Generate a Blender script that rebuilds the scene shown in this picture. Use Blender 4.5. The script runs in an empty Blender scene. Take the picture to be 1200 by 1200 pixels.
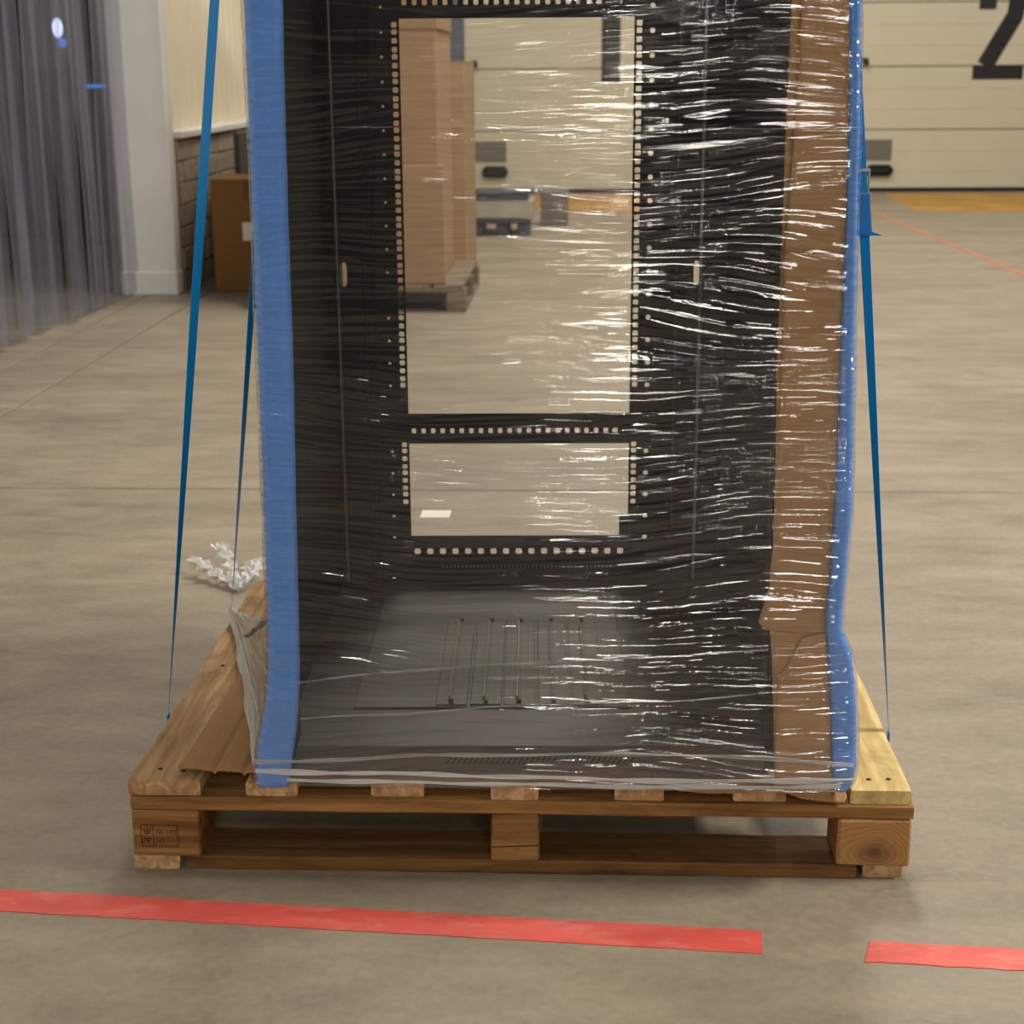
import bpy, bmesh, math, random
import numpy as np
from mathutils import Vector, Matrix
random.seed(7); np.random.seed(7)
sc = bpy.context.scene
COL = sc.collection

# ------------------------------------------------------------------ camera
cam_d = bpy.data.cameras.new('camera'); cam = bpy.data.objects.new('camera', cam_d); COL.objects.link(cam)
sc.camera = cam
YAW, PITCH, ROLL, FPX = -0.0448, 0.2707, -0.0069, 1867.0
CAM = Vector((0.0957, -2.2274, 1.2006))
fw = Vector((math.sin(YAW)*math.cos(PITCH), math.cos(YAW)*math.cos(PITCH), -math.sin(PITCH)))
rt = Vector((math.cos(YAW), -math.sin(YAW), 0)); up = rt.cross(fw)
r2 = rt*math.cos(ROLL) + up*math.sin(ROLL); u2 = up*math.cos(ROLL) - rt*math.sin(ROLL)
cam.matrix_world = Matrix(((r2.x, u2.x, -fw.x, CAM.x), (r2.y, u2.y, -fw.y, CAM.y), (r2.z, u2.z, -fw.z, CAM.z), (0, 0, 0, 1)))
cam_d.sensor_width = 36; cam_d.lens = FPX*36/1200; cam_d.clip_end = 200
cam_d.dof.use_dof = True; cam_d.dof.focus_distance = 2.42; cam_d.dof.aperture_fstop = 8.0

# ------------------------------------------------------------------ world and lamps
w = bpy.data.worlds.new('hall_ambient'); sc.world = w; w.use_nodes = True
w.node_tree.nodes['Background'].inputs[0].default_value = (1.0, 0.96, 0.9, 1)
w.node_tree.nodes['Background'].inputs[1].default_value = 0.06
def lamp(name, loc, target, sx, sy, power, col=(1, 0.86, 0.66)):
    d = bpy.data.lights.new(name, 'AREA'); d.shape = 'RECTANGLE'; d.size = sx; d.size_y = sy; d.energy = power; d.color = col
    o = bpy.data.objects.new(name, d); COL.objects.link(o); o.location = loc
    o.rotation_euler = (Vector(target)-Vector(loc)).to_track_quat('-Z', 'Y').to_euler()
    return o
LW = (1, 0.93, 0.83)
for ly, p in ((-7.0, 27), (-9.5, 36), (-13.0, 50), (-18.0, 72)):          # two rows of lamps above the hall behind the camera
    lamp('ceiling_lamp', (0.05-0.045*ly, ly, 4.6), (0.3, 0, 0.6), 0.8, 0.19, p, LW)
    lamp('ceiling_lamp', (0.35-0.19*ly, ly, 4.6), (0.3, 0, 0.6), 1.25, 0.19, p*1.3, LW)
lamp('ceiling_lamp', (4.5, 0.2, 4.7), (1.0, 0.5, 0), 1.6, 0.8, 400, LW)
lamp('side_room_fill', (-4.8, 5.0, 3.1), (-4.8, 5.4, 0), 1.2, 0.3, 26, (0.85, 0.92, 1.0))  # unseen fill light, added to brighten the room behind the strips
lamp('ceiling_lamp', (0.5, 5.5, 6.0), (0.6, 5.4, 0), 2.2, 1.0, 310, LW)
lamp('ceiling_lamp', (5.0, 8.5, 6.0), (4.6, 9.0, 0), 3.0, 1.0, 190, LW)
lamp('ceiling_lamp', (0.8, 10.6, 6.0), (0.8, 10.8, 0), 3.0, 1.0, 210, LW)
sc.view_settings.view_transform = 'Standard'; sc.view_settings.look = 'None'
sc.view_settings.gamma = 1; sc.view_settings.use_curve_mapping = False
sc.view_settings.exposure = -0.12

# ------------------------------------------------------------------ materials
def lin(c):
    return tuple((x/255/12.92 if x/255 <= 0.04045 else ((x/255+0.055)/1.055)**2.4) for x in c) + (1,)
class NT:
    def __init__(s, name):
        s.m = bpy.data.materials.new(name); s.m.use_nodes = True; s.t = s.m.node_tree
        s.b = s.t.nodes['Principled BSDF']; s.out = s.t.nodes['Material Output']
    def n(s, typ, **k):
        x = s.t.nodes.new(typ)
        for a, v in k.items(): setattr(x, a, v)
        return x
    def l(s, a, b): s.t.links.new(a, b)
    def coord(s, scale, kind='Object'):
        c = s.n('ShaderNodeTexCoord'); m = s.n('ShaderNodeMapping'); m.inputs['Scale'].default_value = scale
        s.l(c.outputs[kind], m.inputs[0]); return m.outputs[0]
    def noise(s, scale, vec, detail=3, rough=0.6, dist=0):
        x = s.n('ShaderNodeTexNoise'); x.inputs['Scale'].default_value = scale; x.inputs['Detail'].default_value = detail
        x.inputs['Roughness'].default_value = rough; x.inputs['Distortion'].default_value = dist
        if vec is not None: s.l(vec, x.inputs['Vector'])
        return x.outputs[0]
    def ramp(s, f, stops):
        r = s.n('ShaderNodeValToRGB'); e = r.color_ramp.elements
        while len(e) < len(stops): e.new(0.5)
        for i, (p, c) in enumerate(stops):
            e[i].position = p; e[i].color = c if len(c) == 4 else lin(c)
        s.l(f, r.inputs[0]); return r.outputs[0]
    def mix(s, f, a, b, mode='MIX'):
        x = s.n('ShaderNodeMix', data_type='RGBA', blend_type=mode)
        for sock, v in ((x.inputs[0], f), (x.inputs[6], a), (x.inputs[7], b)):
            if isinstance(v, (int, float)): sock.default_value = v
            elif isinstance(v, tuple): sock.default_value = v
            else: s.l(v, sock)
        return x.outputs[2]
    def math(s, op, a, b=0.0):
        x = s.n('ShaderNodeMath', operation=op)
        for sock, v in ((x.inputs[0], a), (x.inputs[1], b)):
            if isinstance(v, (int, float)): sock.default_value = v
            else: s.l(v, sock)
        return x.outputs[0]
    def bump(s, h, strength=0.3, dist=0.01, target=None):
        x = s.n('ShaderNodeBump'); x.inputs['Strength'].default_value = strength; x.inputs['Distance'].default_value = dist
        s.l(h, x.inputs['Height'])
        if target is None: s.l(x.outputs[0], s.b.inputs['Normal'])
        return x.outputs[0]
def simple(name, rgb, rough=0.6, metal=0.0, var=0.12, nscale=8, bump=0.0, spec=0.5, coords=(1, 1, 1)):
    k = NT(name); v = k.coord(coords); f = k.noise(nscale, v, 4)
    c = lin(rgb); a = tuple(x*(1-var) for x in c[:3])+(1,); b = tuple(min(1, x*(1+var)) for x in c[:3])+(1,)
    k.l(k.ramp(f, [(0.3, a), (0.7, b)]), k.b.inputs['Base Color'])
    k.b.inputs['Roughness'].default_value = rough; k.b.inputs['Metallic'].default_value = metal
    k.b.inputs['Specular IOR Level'].default_value = spec
    if bump: k.bump(f, bump, 0.004)
    return k.m
def concrete():
    k = NT('concrete_floor'); v = k.coord((1, 1, 1))
    vs = k.coord((1, 2.4, 1))
    a = k.noise(0.9, vs, 5, 0.6, 0.4); b = k.noise(5, vs, 6, 0.65, 0.3); c = k.noise(60, v, 3)
    base = k.ramp(a, [(0.30, (112, 102, 86)), (0.52, (146, 135, 117)), (0.70, (166, 154, 134))])
    m = k.mix(0.45, base, k.ramp(b, [(0.3, (112, 102, 86)), (0.7, (166, 153, 132))]))
    spots = k.ramp(k.noise(2.6, vs, 5, 0.75, 1.0), [(0.60, (255, 255, 255)), (0.74, (165, 160, 150))])
    m = k.mix(0.55, m, spots, 'MULTIPLY')
    m = k.mix(0.12, m, k.ramp(c, [(0.3, (70, 64, 55)), (0.7, (190, 178, 155))]))
    k.l(m, k.b.inputs['Base Color'])
    k.l(k.ramp(b, [(0.3, (0.42,)*3+(1,)), (0.7, (0.62,)*3+(1,))]), k.b.inputs['Roughness'])
    k.bump(c, 0.12, 0.003)
    return k.m
def wood(name, axis, dark, light, seed=0.0, grain=1.0):
    k = NT(name); sc_ = [34, 34, 34]; sc_[axis] = 1.6
    c = k.n('ShaderNodeTexCoord'); oi = k.n('ShaderNodeObjectInfo'); add = k.n('ShaderNodeVectorMath', operation='ADD')
    mul = k.n('ShaderNodeMath', operation='MULTIPLY'); mul.inputs[1].default_value = 9.0
    k.l(oi.outputs['Random'], mul.inputs[0]); k.l(c.outputs['Object'], add.inputs[0]); k.l(mul.outputs[0], add.inputs[1])
    mp = k.n('ShaderNodeMapping'); mp.inputs['Scale'].default_value = sc_; k.l(add.outputs[0], mp.inputs[0])
    f = k.noise(1.6*grain, mp.outputs[0], 6, 0.62, 0.6)
    sc2 = [9, 9, 9]; sc2[axis] = 3
    mp2 = k.n('ShaderNodeMapping'); mp2.inputs['Scale'].default_value = sc2; k.l(add.outputs[0], mp2.inputs[0])
    g = k.noise(1.1, mp2.outputs[0], 5, 0.7, 0.8)
    col = k.ramp(f, [(0.28, dark), (0.5, tuple((a+b)//2 for a, b in zip(dark, light))), (0.72, light)])
    st = k.ramp(g, [(0.30, (112, 98, 80)), (0.52, (255, 255, 255))])
    col = k.mix(0.6, col, st, 'MULTIPLY')
    hv = k.n('ShaderNodeHueSaturation'); k.l(col, hv.inputs['Color'])
    mr = k.n('ShaderNodeMapRange'); mr.inputs[3].default_value = 0.82; mr.inputs[4].default_value = 1.15
    k.l(oi.outputs['Random'], mr.inputs[0]); k.l(mr.outputs[0], hv.inputs['Value'])
    k.l(hv.outputs[0], k.b.inputs['Base Color']); k.b.inputs['Roughness'].default_value = 0.78
    k.b.inputs['Specular IOR Level'].default_value = 0.25
    k.bump(f, 0.35, 0.003)
    return k.m
def end_grain():
    k = NT('wood_end_grain'); c = k.n('ShaderNodeTexCoord'); mp = k.n('ShaderNodeMapping')
    mp.inputs['Location'].default_value = (-0.545*1.0, 0, -0.045); k.l(c.outputs['Object'], mp.inputs[0])
    ds = k.noise(14, mp.outputs[0], 3)
    sep = k.n('ShaderNodeSeparateXYZ'); k.l(mp.outputs[0], sep.inputs[0])
    x2 = k.math('POWER', k.math('ABSOLUTE', sep.outputs[0]), 2.0)
    z2 = k.math('POWER', k.math('ABSOLUTE', k.math('MULTIPLY', sep.outputs[2], 1.5)), 2.0)
    r = k.math('SQRT', k.math('ADD', x2, z2)); r = k.math('ADD', r, k.math('MULTIPLY', ds, 0.045))
    s = k.math('SINE', k.math('MULTIPLY', r, 620.0)); s = k.math('ADD', k.math('MULTIPLY', s, 0.5), 0.5)
    core = k.ramp(r, [(0.024, (104, 70, 38)), (0.062, (178, 132, 80))])
    col = k.mix(k.math('MULTIPLY', s, 0.28), core, lin((120, 78, 38)))
    k.l(col, k.b.inputs['Base Color']); k.b.inputs['Roughness'].default_value = 0.8
    k.bump(s, 0.2, 0.002); return k.m
def cardboard(name, rgb, ribs='z'):
    k = NT(name); v = k.coord((2.5, 2.5, 40) if ribs == 'z' else ((60, 2, 2) if ribs == 'x' else (2.5, 60, 60)))
    f = k.noise(2.0, v, 3); g = k.noise(7, k.coord((1, 1, 1)), 4)
    c = lin(rgb)
    col = k.ramp(f, [(0.3, tuple(x*0.90 for x in c[:3])+(1,)), (0.7, tuple(min(1, x*1.08) for x in c[:3])+(1,))])
    col = k.mix(0.18, col, k.ramp(g, [(0.3, tuple(x*0.7 for x in c[:3])+(1,)), (0.7, tuple(min(1, x*1.3) for x in c[:3])+(1,))]))
    k.l(col, k.b.inputs['Base Color']); k.b.inputs['Roughness'].default_value = 0.75; k.b.inputs['Specular IOR Level'].default_value = 0.25
    k.bump(f, 0.2, 0.002); return k.m
def film(name, haze, gloss, rough, bump, hz_scale=1.0):
    k = NT(name); t = k.t; t.nodes.remove(k.b)
    c = k.n('ShaderNodeTexCoord')
    warp = k.n('ShaderNodeTexNoise'); warp.inputs['Scale'].default_value = 1.0; warp.inputs['Detail'].default_value = 1
    mw = k.n('ShaderNodeMapping'); mw.inputs['Scale'].default_value = (2.2, 2.2, 4.0); k.l(c.outputs['Object'], mw.inputs[0]); k.l(mw.outputs[0], warp.inputs['Vector'])
    sub = k.n('ShaderNodeVectorMath', operation='SUBTRACT'); k.l(warp.outputs['Color'], sub.inputs[0]); sub.inputs[1].default_value = (0.5, 0.5, 0.5)
    scl = k.n('ShaderNodeVectorMath', operation='MULTIPLY'); k.l(sub.outputs[0], scl.inputs[0]); scl.inputs[1].default_value = (0, 0, 0.11)
    add = k.n('ShaderNodeVectorMath', operation='ADD'); k.l(c.outputs['Object'], add.inputs[0]); k.l(scl.outputs[0], add.inputs[1])
    def mp(s):
        m = k.n('ShaderNodeMapping'); m.inputs['Scale'].default_value = s; k.l(add.outputs[0], m.inputs[0]); return m.outputs[0]
    h1 = k.noise(1.0, mp((4.2, 4.2, 125)), 0.6, 0.5, 0.25)
    h2 = k.noise(1.0, mp((11.0, 11.0, 190)), 0, 0.5, 0.3)
    h = k.math('ADD', h1, k.math('MULTIPLY', h2, 0.28))
    b = k.n('ShaderNodeBump'); cl = k.n('ShaderNodeMapRange'); cl.inputs[1].default_value = 0.36; cl.inputs[2].default_value = 0.64; cl.inputs[3].default_value = 0.40*bump; cl.inputs[4].default_value = 1.15*bump
    k.l(k.noise(1.0, mp((2.2, 2.2, 11)), 2, 0.6), cl.inputs[0]); k.l(cl.outputs[0], b.inputs['Strength']); b.inputs['Distance'].default_value = 0.010; k.l(h, b.inputs['Height'])
    gl = k.n('ShaderNodeBsdfGlossy'); gl.inputs['Roughness'].default_value = rough; k.l(b.outputs[0], gl.inputs['Normal'])
    tr = k.n('ShaderNodeBsdfTransparent'); tr.inputs[0].default_value = (0.965, 0.965, 0.96, 1)
    lw = k.n('ShaderNodeLayerWeight'); lw.inputs[0].default_value = 0.28
    fac = k.math('ADD', k.math('MULTIPLY', lw.outputs['Facing'], 0.35), gloss)
    m1 = k.n('ShaderNodeMixShader'); k.l(fac, m1.inputs[0]); k.l(tr.outputs[0], m1.inputs[1]); k.l(gl.outputs[0], m1.inputs[2])
    df = k.n('ShaderNodeBsdfDiffuse'); df.inputs[0].default_value = (0.85, 0.85, 0.84, 1); k.l(b.outputs[0], df.inputs['Normal'])
    tl = k.n('ShaderNodeBsdfTranslucent'); tl.inputs[0].default_value = (0.85, 0.85, 0.84, 1)
    md = k.n('ShaderNodeMixShader'); md.inputs[0].default_value = 0.4; k.l(df.outputs[0], md.inputs[1]); k.l(tl.outputs[0], md.inputs[2])
    hz = k.noise(1.0, mp((1.6*hz_scale, 1.6*hz_scale, 38*hz_scale)), 5, 0.65, 0.4)
    hr = k.n('ShaderNodeMapRange'); hr.inputs[1].default_value = 0.35; hr.inputs[2].default_value = 0.78; hr.inputs[3].default_value = haze*0.35; hr.inputs[4].default_value = haze*2.2
    k.l(hz, hr.inputs[0])
    so = k.n('ShaderNodeSeparateXYZ'); k.l(c.outputs['Object'], so.inputs[0]); lay = k.n('ShaderNodeMapRange')      # more turns of film low down
    lay.inputs[1].default_value = 0.25; lay.inputs[2].default_value = 0.85; lay.inputs[3].default_value = 1.5; lay.inputs[4].default_value = 0.35; k.l(so.outputs[2], lay.inputs[0])
    m2 = k.n('ShaderNodeMixShader'); hem = k.n('ShaderNodeMapRange'); hem.inputs[1].default_value = 0.02; hem.inputs[2].default_value = 0.075; hem.inputs[3].default_value = 8.0*haze; hem.inputs[4].default_value = 0.0
    k.l(so.outputs[2], hem.inputs[0])
    k.l(k.math('ADD', k.math('MULTIPLY', hr.outputs[0], lay.outputs[0]), k.math('MULTIPLY', hem.outputs[0], hz)), m2.inputs[0]); k.l(m1.outputs[0], m2.inputs[1]); k.l(md.outputs[0], m2.inputs[2])
    k.l(m2.outputs[0], k.out.inputs[0]); return k.m
def pvc():
    k = NT('clear_pvc'); k.t.nodes.remove(k.b)
    tr = k.n('ShaderNodeBsdfTransparent'); tr.inputs[0].default_value = (0.85, 0.86, 0.91, 1)
    gl = k.n('ShaderNodeBsdfGlossy'); gl.inputs['Roughness'].default_value = 0.12
    df = k.n('ShaderNodeBsdfTranslucent'); df.inputs[0].default_value = (0.54, 0.55, 0.66, 1)
    dd = k.n('ShaderNodeBsdfDiffuse'); dd.inputs[0].default_value = (0.50, 0.51, 0.62, 1)
    lw = k.n('ShaderNodeLayerWeight'); lw.inputs[0].default_value = 0.25
    m1 = k.n('ShaderNodeMixShader'); k.l(k.math('ADD', k.math('MULTIPLY', lw.outputs['Facing'], 0.3), 0.04), m1.inputs[0]); k.l(tr.outputs[0], m1.inputs[1]); k.l(gl.outputs[0], m1.inputs[2])
    m0 = k.n('ShaderNodeMixShader'); m0.inputs[0].default_value = 0.5; k.l(df.outputs[0], m0.inputs[1]); k.l(dd.outputs[0], m0.inputs[2])
    m2 = k.n('ShaderNodeMixShader'); k.l(k.math('ADD', k.math('MULTIPLY', k.noise(3, k.coord((1, 1, 0.4)), 3), 0.20), 0.09), m2.inputs[0]); k.l(m1.outputs[0], m2.inputs[1]); k.l(m0.outputs[0], m2.inputs[2])
    k.l(m2.outputs[0], k.out.inputs[0]); return k.m
def emis(name, rgb, s):
    k = NT(name); k.b.inputs['Base Color'].default_value = lin(rgb); k.b.inputs['Emission Color'].default_value = lin(rgb); k.b.inputs['Emission Strength'].default_value = s
    return k.m

M = {}
M['concrete'] = concrete()
M['joint'] = simple('joint_filler', (70, 62, 52), 0.9)
M['wood_y'] = wood('pine_along', 1, (150, 112, 74), (226, 190, 142))
M['wood_x'] = wood('pine_across', 0, (118, 80, 40), (186, 142, 86))
M['wood_x_dark'] = wood('old_pine_across', 0, (96, 66, 34), (154, 112, 64))
M['osb'] = wood('pale_rough_board', 1, (176, 148, 92), (236, 212, 152), grain=0.7)
M['end'] = end_grain()
M['ink'] = simple('stamp_ink', (58, 40, 24), 0.9)
M['card'] = cardboard('brown_cardboard', (176, 138, 98))
M['card_flat'] = cardboard('flat_cardboard', (168, 130, 84), 'x')
M['card_dark'] = cardboard('box_cardboard', (140, 100, 56))
M['card_pale'] = cardboard('pale_cardboard', (168, 138, 106))
M['card_edge'] = simple('cardboard_edge', (120, 86, 50), 0.9)
M['foam'] = simple('blue_foam', (98, 154, 238), 0.65, var=0.06, nscale=120, bump=0.08, spec=0.3)
M['strap'] = simple('blue_strap', (6, 148, 232), 0.45, var=0.05, nscale=300)
M['steel'] = simple('bright_steel', (190, 190, 186), 0.3, 0.9)
M['black'] = simple('black_powder_coat', (12, 13, 14), 0.6, spec=0.25, var=0.12, nscale=30)
M['black_in'] = simple('black_sheet_metal', (14, 14, 14), 0.65, spec=0.2, var=0.12, nscale=14)
M['dkgrey'] = simple('dark_grey_sheet_metal', (62, 60, 57), 0.5, var=0.1, nscale=20)
M['plate'] = simple('grey_base_plate', (78, 75, 70), 0.5, var=0.06, nscale=20)
M['slot'] = simple('dark_slot', (20, 19, 18), 0.9)
M['zinc'] = simple('zinc_edge', (120, 114, 106), 0.4, 0.5)
M['door'] = simple('cream_door_panel', (200, 194, 172), 0.5, var=0.03, nscale=3)
M['seal'] = simple('black_rubber', (26, 24, 22), 0.8)
M['digit'] = simple('black_vinyl', (20, 21, 24), 0.5)
M['greyplate'] = simple('grey_sticker', (112, 105, 98), 0.6)
M['white_wall'] = simple('white_plaster', (204, 202, 196), 0.8, var=0.05, nscale=3)
M['hall_wall'] = simple('hall_wall', (196, 188, 168), 0.8, var=0.05, nscale=2)
M['clad'] = simple('cream_cladding', (214, 204, 178), 0.55, var=0.05, nscale=2)
M['brick'] = simple('grey_brown_block', (140, 126, 108), 0.9, var=0.3, nscale=22, bump=0.4)
M['mortar'] = simple('mortar', (120, 108, 92), 0.95)
M['tape'] = None
M['pvc'] = pvc()
M['joint_line'] = simple('door_joint', (150, 142, 122), 0.7)
M['print'] = simple('faded_film_print', (82, 76, 68), 0.6)
M['dark_wall'] = simple('dark_back_wall', (150, 144, 136), 0.9, var=0.1)
M['cab'] = simple('dark_cabinet', (48, 50, 56), 0.5)
M['darkopen'] = simple('dark_locker', (22, 23, 24), 0.6)
M['film'] = film('stretch_film', 0.024, 0.075, 0.055, 0.90)
M['film_fold'] = film('folded_film', 0.17, 0.14, 0.12, 0.8, 2.0)
M['film_white'] = film('bunched_film', 0.24, 0.16, 0.18, 0.8, 3.0)
M['skid'] = wood('grey_skid_wood', 0, (96, 84, 70), (160, 142, 118))
M['lilac'] = simple('grey_steel_column', (92, 94, 108), 0.5)
M['navy'] = simple('dark_navy_plastic', (52, 54, 68), 0.5)
M['greybox'] = simple('pale_grey_box', (170, 165, 150), 0.6)
M['yellow'] = simple('worn_yellow_paint', (176, 134, 62), 0.7, var=0.3, nscale=3)
M['paper'] = simple('white_paper', (240, 236, 220), 0.6, var=0.02)
M['lampglow'] = emis('lit_lamp', (210, 225, 255), 2.2)
M['blueglow'] = emis('blue_lit_strip', (60, 130, 230), 0.9)
def tape_mat(name, rgb, worn):
    k = NT(name); v = k.coord((1, 3, 1)); f = k.noise(9, v, 5, 0.7, 0.5); g = k.noise(3.5, v, 3)
    c = lin(rgb)
    col = k.ramp(g, [(0.3, tuple(x*0.74 for x in c[:3])+(1,)), (0.7, tuple(min(1, x*1.15) for x in c[:3])+(1,))])
    col = k.mix(k.ramp(f, [(0.50, (0, 0, 0, 1)), (0.72, (worn,)*3+(1,))]), col, lin((228, 146, 130)))
    k.l(col, k.b.inputs['Base Color']); k.b.inputs['Roughness'].default_value = 0.5; k.bump(f, 0.15, 0.002)
    return k.m
M['tape'] = tape_mat('red_floor_tape', (226, 92, 82), 0.6)
M['tape_or'] = tape_mat('worn_orange_tape', (186, 122, 92), 0.8)

# ------------------------------------------------------------------ mesh helpers
BASE = {}
def mesh_obj(name, verts, faces, mat, parent=None, smooth=False):
    me = bpy.data.meshes.new(name)
    off = BASE.get(parent, Vector()) if parent else Vector()
    me.from_pydata([(v[0]-off[0], v[1]-off[1], v[2]-off[2]) for v in verts], [], faces)
    return finish(name, me, mat, parent, smooth)
def finish(name, me, mat, parent, smooth=False):
    if mat is not None:
        for m in (mat if isinstance(mat, (list, tuple)) else [mat]): me.materials.append(m)
    if smooth: me.polygons.foreach_set('use_smooth', [True]*len(me.polygons))
    me.update()
    o = bpy.data.objects.new(name, me); COL.objects.link(o)
    if parent:
        o.parent = parent; BASE[o] = BASE.get(parent, Vector())
    return o
def bm_obj(name, bm, mat, parent=None, smooth=False):
    off = BASE.get(parent, Vector()) if parent else Vector()
    if off.length: bmesh.ops.translate(bm, verts=bm.verts, vec=-off)
    bmesh.ops.recalc_face_normals(bm, faces=bm.faces)
    me = bpy.data.meshes.new(name); bm.to_mesh(me); bm.free()
    return finish(name, me, mat, parent, smooth)
def empty(name, loc, label=None, cat=None, group=None, rz=0):
    o = bpy.data.objects.new(name, None); COL.objects.link(o); o.location = loc; o.empty_display_size = 0.1
    o.rotation_euler.z = rz; BASE[o] = Vector(loc)
    tag(o, label, cat, group); return o
def tag(o, label=None, cat=None, group=None, kind=None):
    if label: o['label'] = label
    if cat: o['category'] = cat
    if group: o['group'] = group
    if kind: o['kind'] = kind
    return o
def box(bm, x0, x1, y0, y1, z0, z1, bev=0.0):
    r = bmesh.ops.create_cube(bm, size=1.0)['verts']
    bmesh.ops.scale(bm, verts=r, vec=(x1-x0, y1-y0, z1-z0)); bmesh.ops.translate(bm, verts=r, vec=((x0+x1)/2, (y0+y1)/2, (z0+z1)/2))
    if bev:
        es = list({e for v in r for e in v.link_edges})
        bmesh.ops.bevel(bm, geom=es, offset=bev, segments=1, affect='EDGES')
    return r
def boxo(name, x0, x1, y0, y1, z0, z1, mat, parent=None, bev=0.002, jit=0.0):
    bm = bmesh.new(); box(bm, x0, x1, y0, y1, z0, z1, bev)
    if jit:
        for v in bm.verts: v.co += Vector([random.uniform(-jit, jit) for _ in range(3)])
    return bm_obj(name, bm, mat, parent)
def board(name, x0, x1, y0, y1, z0, z1, mat, parent, n=10, wob=0.0012, axis=None):
    """a sawn board: subdivided along its length, with slightly uneven faces and worn arrises"""
    ax = axis if axis is not None else (0 if (x1-x0) > (y1-y0) else 1)
    prof = []; c = 0.0022
    if ax == 1: a0, a1, b0, b1, l0, l1 = x0, x1, z0, z1, y0, y1
    else: a0, a1, b0, b1, l0, l1 = y0, y1, z0, z1, x0, x1
    loop = [(a0+c, b0), (a1-c, b0), (a1, b0+c), (a1, b1-c), (a1-c, b1), (a0+c, b1), (a0, b1-c), (a0, b0+c)]
    V = []; F = []
    for i in range(n+1):
        t = l0 + (l1-l0)*i/n; da = random.uniform(-wob, wob); db = random.uniform(-wob, wob)*0.4
        for j, (a, b) in enumerate(loop):
            ja = random.uniform(-wob, wob)*0.5
            pa, pb = a+da+ja, b+(db if b > (b0+b1)/2 else 0)
            V.append((pa, t, pb) if ax == 1 else (t, pa, pb))
    for i in range(n):
        for j in range(8):
            F.append((i*8+j, i*8+(j+1) % 8, (i+1)*8+(j+1) % 8, (i+1)*8+j))
    F.append(tuple(range(7, -1, -1))); F.append(tuple(n*8+j for j in range(8)))
    bm = bmesh.new(); vs = [bm.verts.new(v) for v in V]
    for f in F: bm.faces.new([vs[i] for i in f])
    return bm_obj(name, bm, mat, parent)
def prism_xz(bm, pts, y0, y1):
    a = [bm.verts.new((x, y0, z)) for x, z in pts]; b = [bm.verts.new((x, y1, z)) for x, z in pts]; n = len(pts)
    bm.faces.new(a); bm.faces.new(b[::-1])
    for i in range(n): bm.faces.new((a[i], b[i], b[(i+1) % n], a[(i+1) % n]))
def prism_xy(bm, pts, z0, z1):
    a = [bm.verts.new((x, y, z0)) for x, y in pts]; b = [bm.verts.new((x, y, z1)) for x, y in pts]; n = len(pts)
    bm.faces.new(a); bm.faces.new(b[::-1])
    for i in range(n): bm.faces.new((a[i], b[i], b[(i+1) % n], a[(i+1) % n]))
def interp(tab, z):
    zs = [t[0] for t in tab]
    return [float(np.interp(z, zs, [t[k] for t in tab])) for k in range(1, len(tab[0]))]
def vnoise(u, v, seed=0):
    """smooth value noise on arrays"""
    ui = np.floor(u).astype(int); vi = np.floor(v).astype(int); fu = u-ui; fv = v-vi
    fu = fu*fu*(3-2*fu); fv = fv*fv*(3-2*fv)
    def hsh(a, b):
        x = np.sin(a*127.1+b*311.7+seed*74.7)*43758.5453
        return x-np.floor(x)
    a = hsh(ui, vi); b = hsh(ui+1, vi); c = hsh(ui, vi+1); d = hsh(ui+1, vi+1)
    return (a*(1-fu)+b*fu)*(1-fv)+(c*(1-fu)+d*fu)*fv-0.5
# a point of the world seen in the photograph at pixel (x, y) on the plane Y = const (used to read measured outlines)
def onY(px, py, Y):
    d = fw + r2*((px-600)/FPX) - u2*((py-600)/FPX); t = (Y-CAM.y)/d.y; return CAM + d*t

# ------------------------------------------------------------------ the hall: floor
FL = empty('floor', (0, 0, 0)); tag(FL, 'grey brown concrete slab floor with saw-cut joints and scuffs', kind='structure')
boxo('joint_bed', -8, 12, -6, 16, -0.05, -0.012, M['joint'], FL, 0)
xs = [-8, -2.33, -2.012, 4.9, 12]; ys = [-6, 2.335, 16]
for i in range(4):
    for j in range(2):
        g = 0.006
        boxo('slab', xs[i]+g, xs[i+1]-g, ys[j]+g, ys[j+1]-g, -0.04, 0.0, M['concrete'], FL, 0.003)
def strip(name, p0, p1, wid, mat, label, cat, z=0.0012, ragged=0.0, n=30, ends=0.0, group=None):
    p0, p1 = Vector(p0), Vector(p1); d = (p1-p0).normalized(); s = Vector((-d.y, d.x, 0)); V = []; F = []
    for i in range(n+1):
        c = p0.lerp(p1, i/n); a = random.uniform(-ragged, ragged); b = random.uniform(-ragged, ragged)
        e = ends if i == 0 else 0
        V += [tuple(c+s*(wid/2+a)+d*e+Vector((0, 0, z))), tuple(c-s*(wid/2+b)+Vector((0, 0, z))),
              tuple(c+s*(wid/2+a)+d*e+Vector((0, 0, z-0.001))), tuple(c-s*(wid/2+b)+Vector((0, 0, z-0.001)))]
    for i in range(n):
        k = i*4; F += [(k, k+1, k+5, k+4), (k+2, k, k+4, k+6), (k+1, k+3, k+7, k+5)]
    F += [(0, 2, 3, 1), (n*4, n*4+1, n*4+3, n*4+2)]
    bm = bmesh.new(); vs = [bm.verts.new(v) for v in V]
    for f in F: bm.faces.new([vs[i] for i in f])
    return tag(bm_obj(name, bm, mat), label, cat, group)
strip('floor_tape', (-2.2, -0.0, 0), (0.357, -0.191, 0), 0.062, M['tape'], 'long red tape strip on the concrete in front of the pallet, ending before the gap', 'floor tape', ragged=0.0009, n=60)
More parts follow.
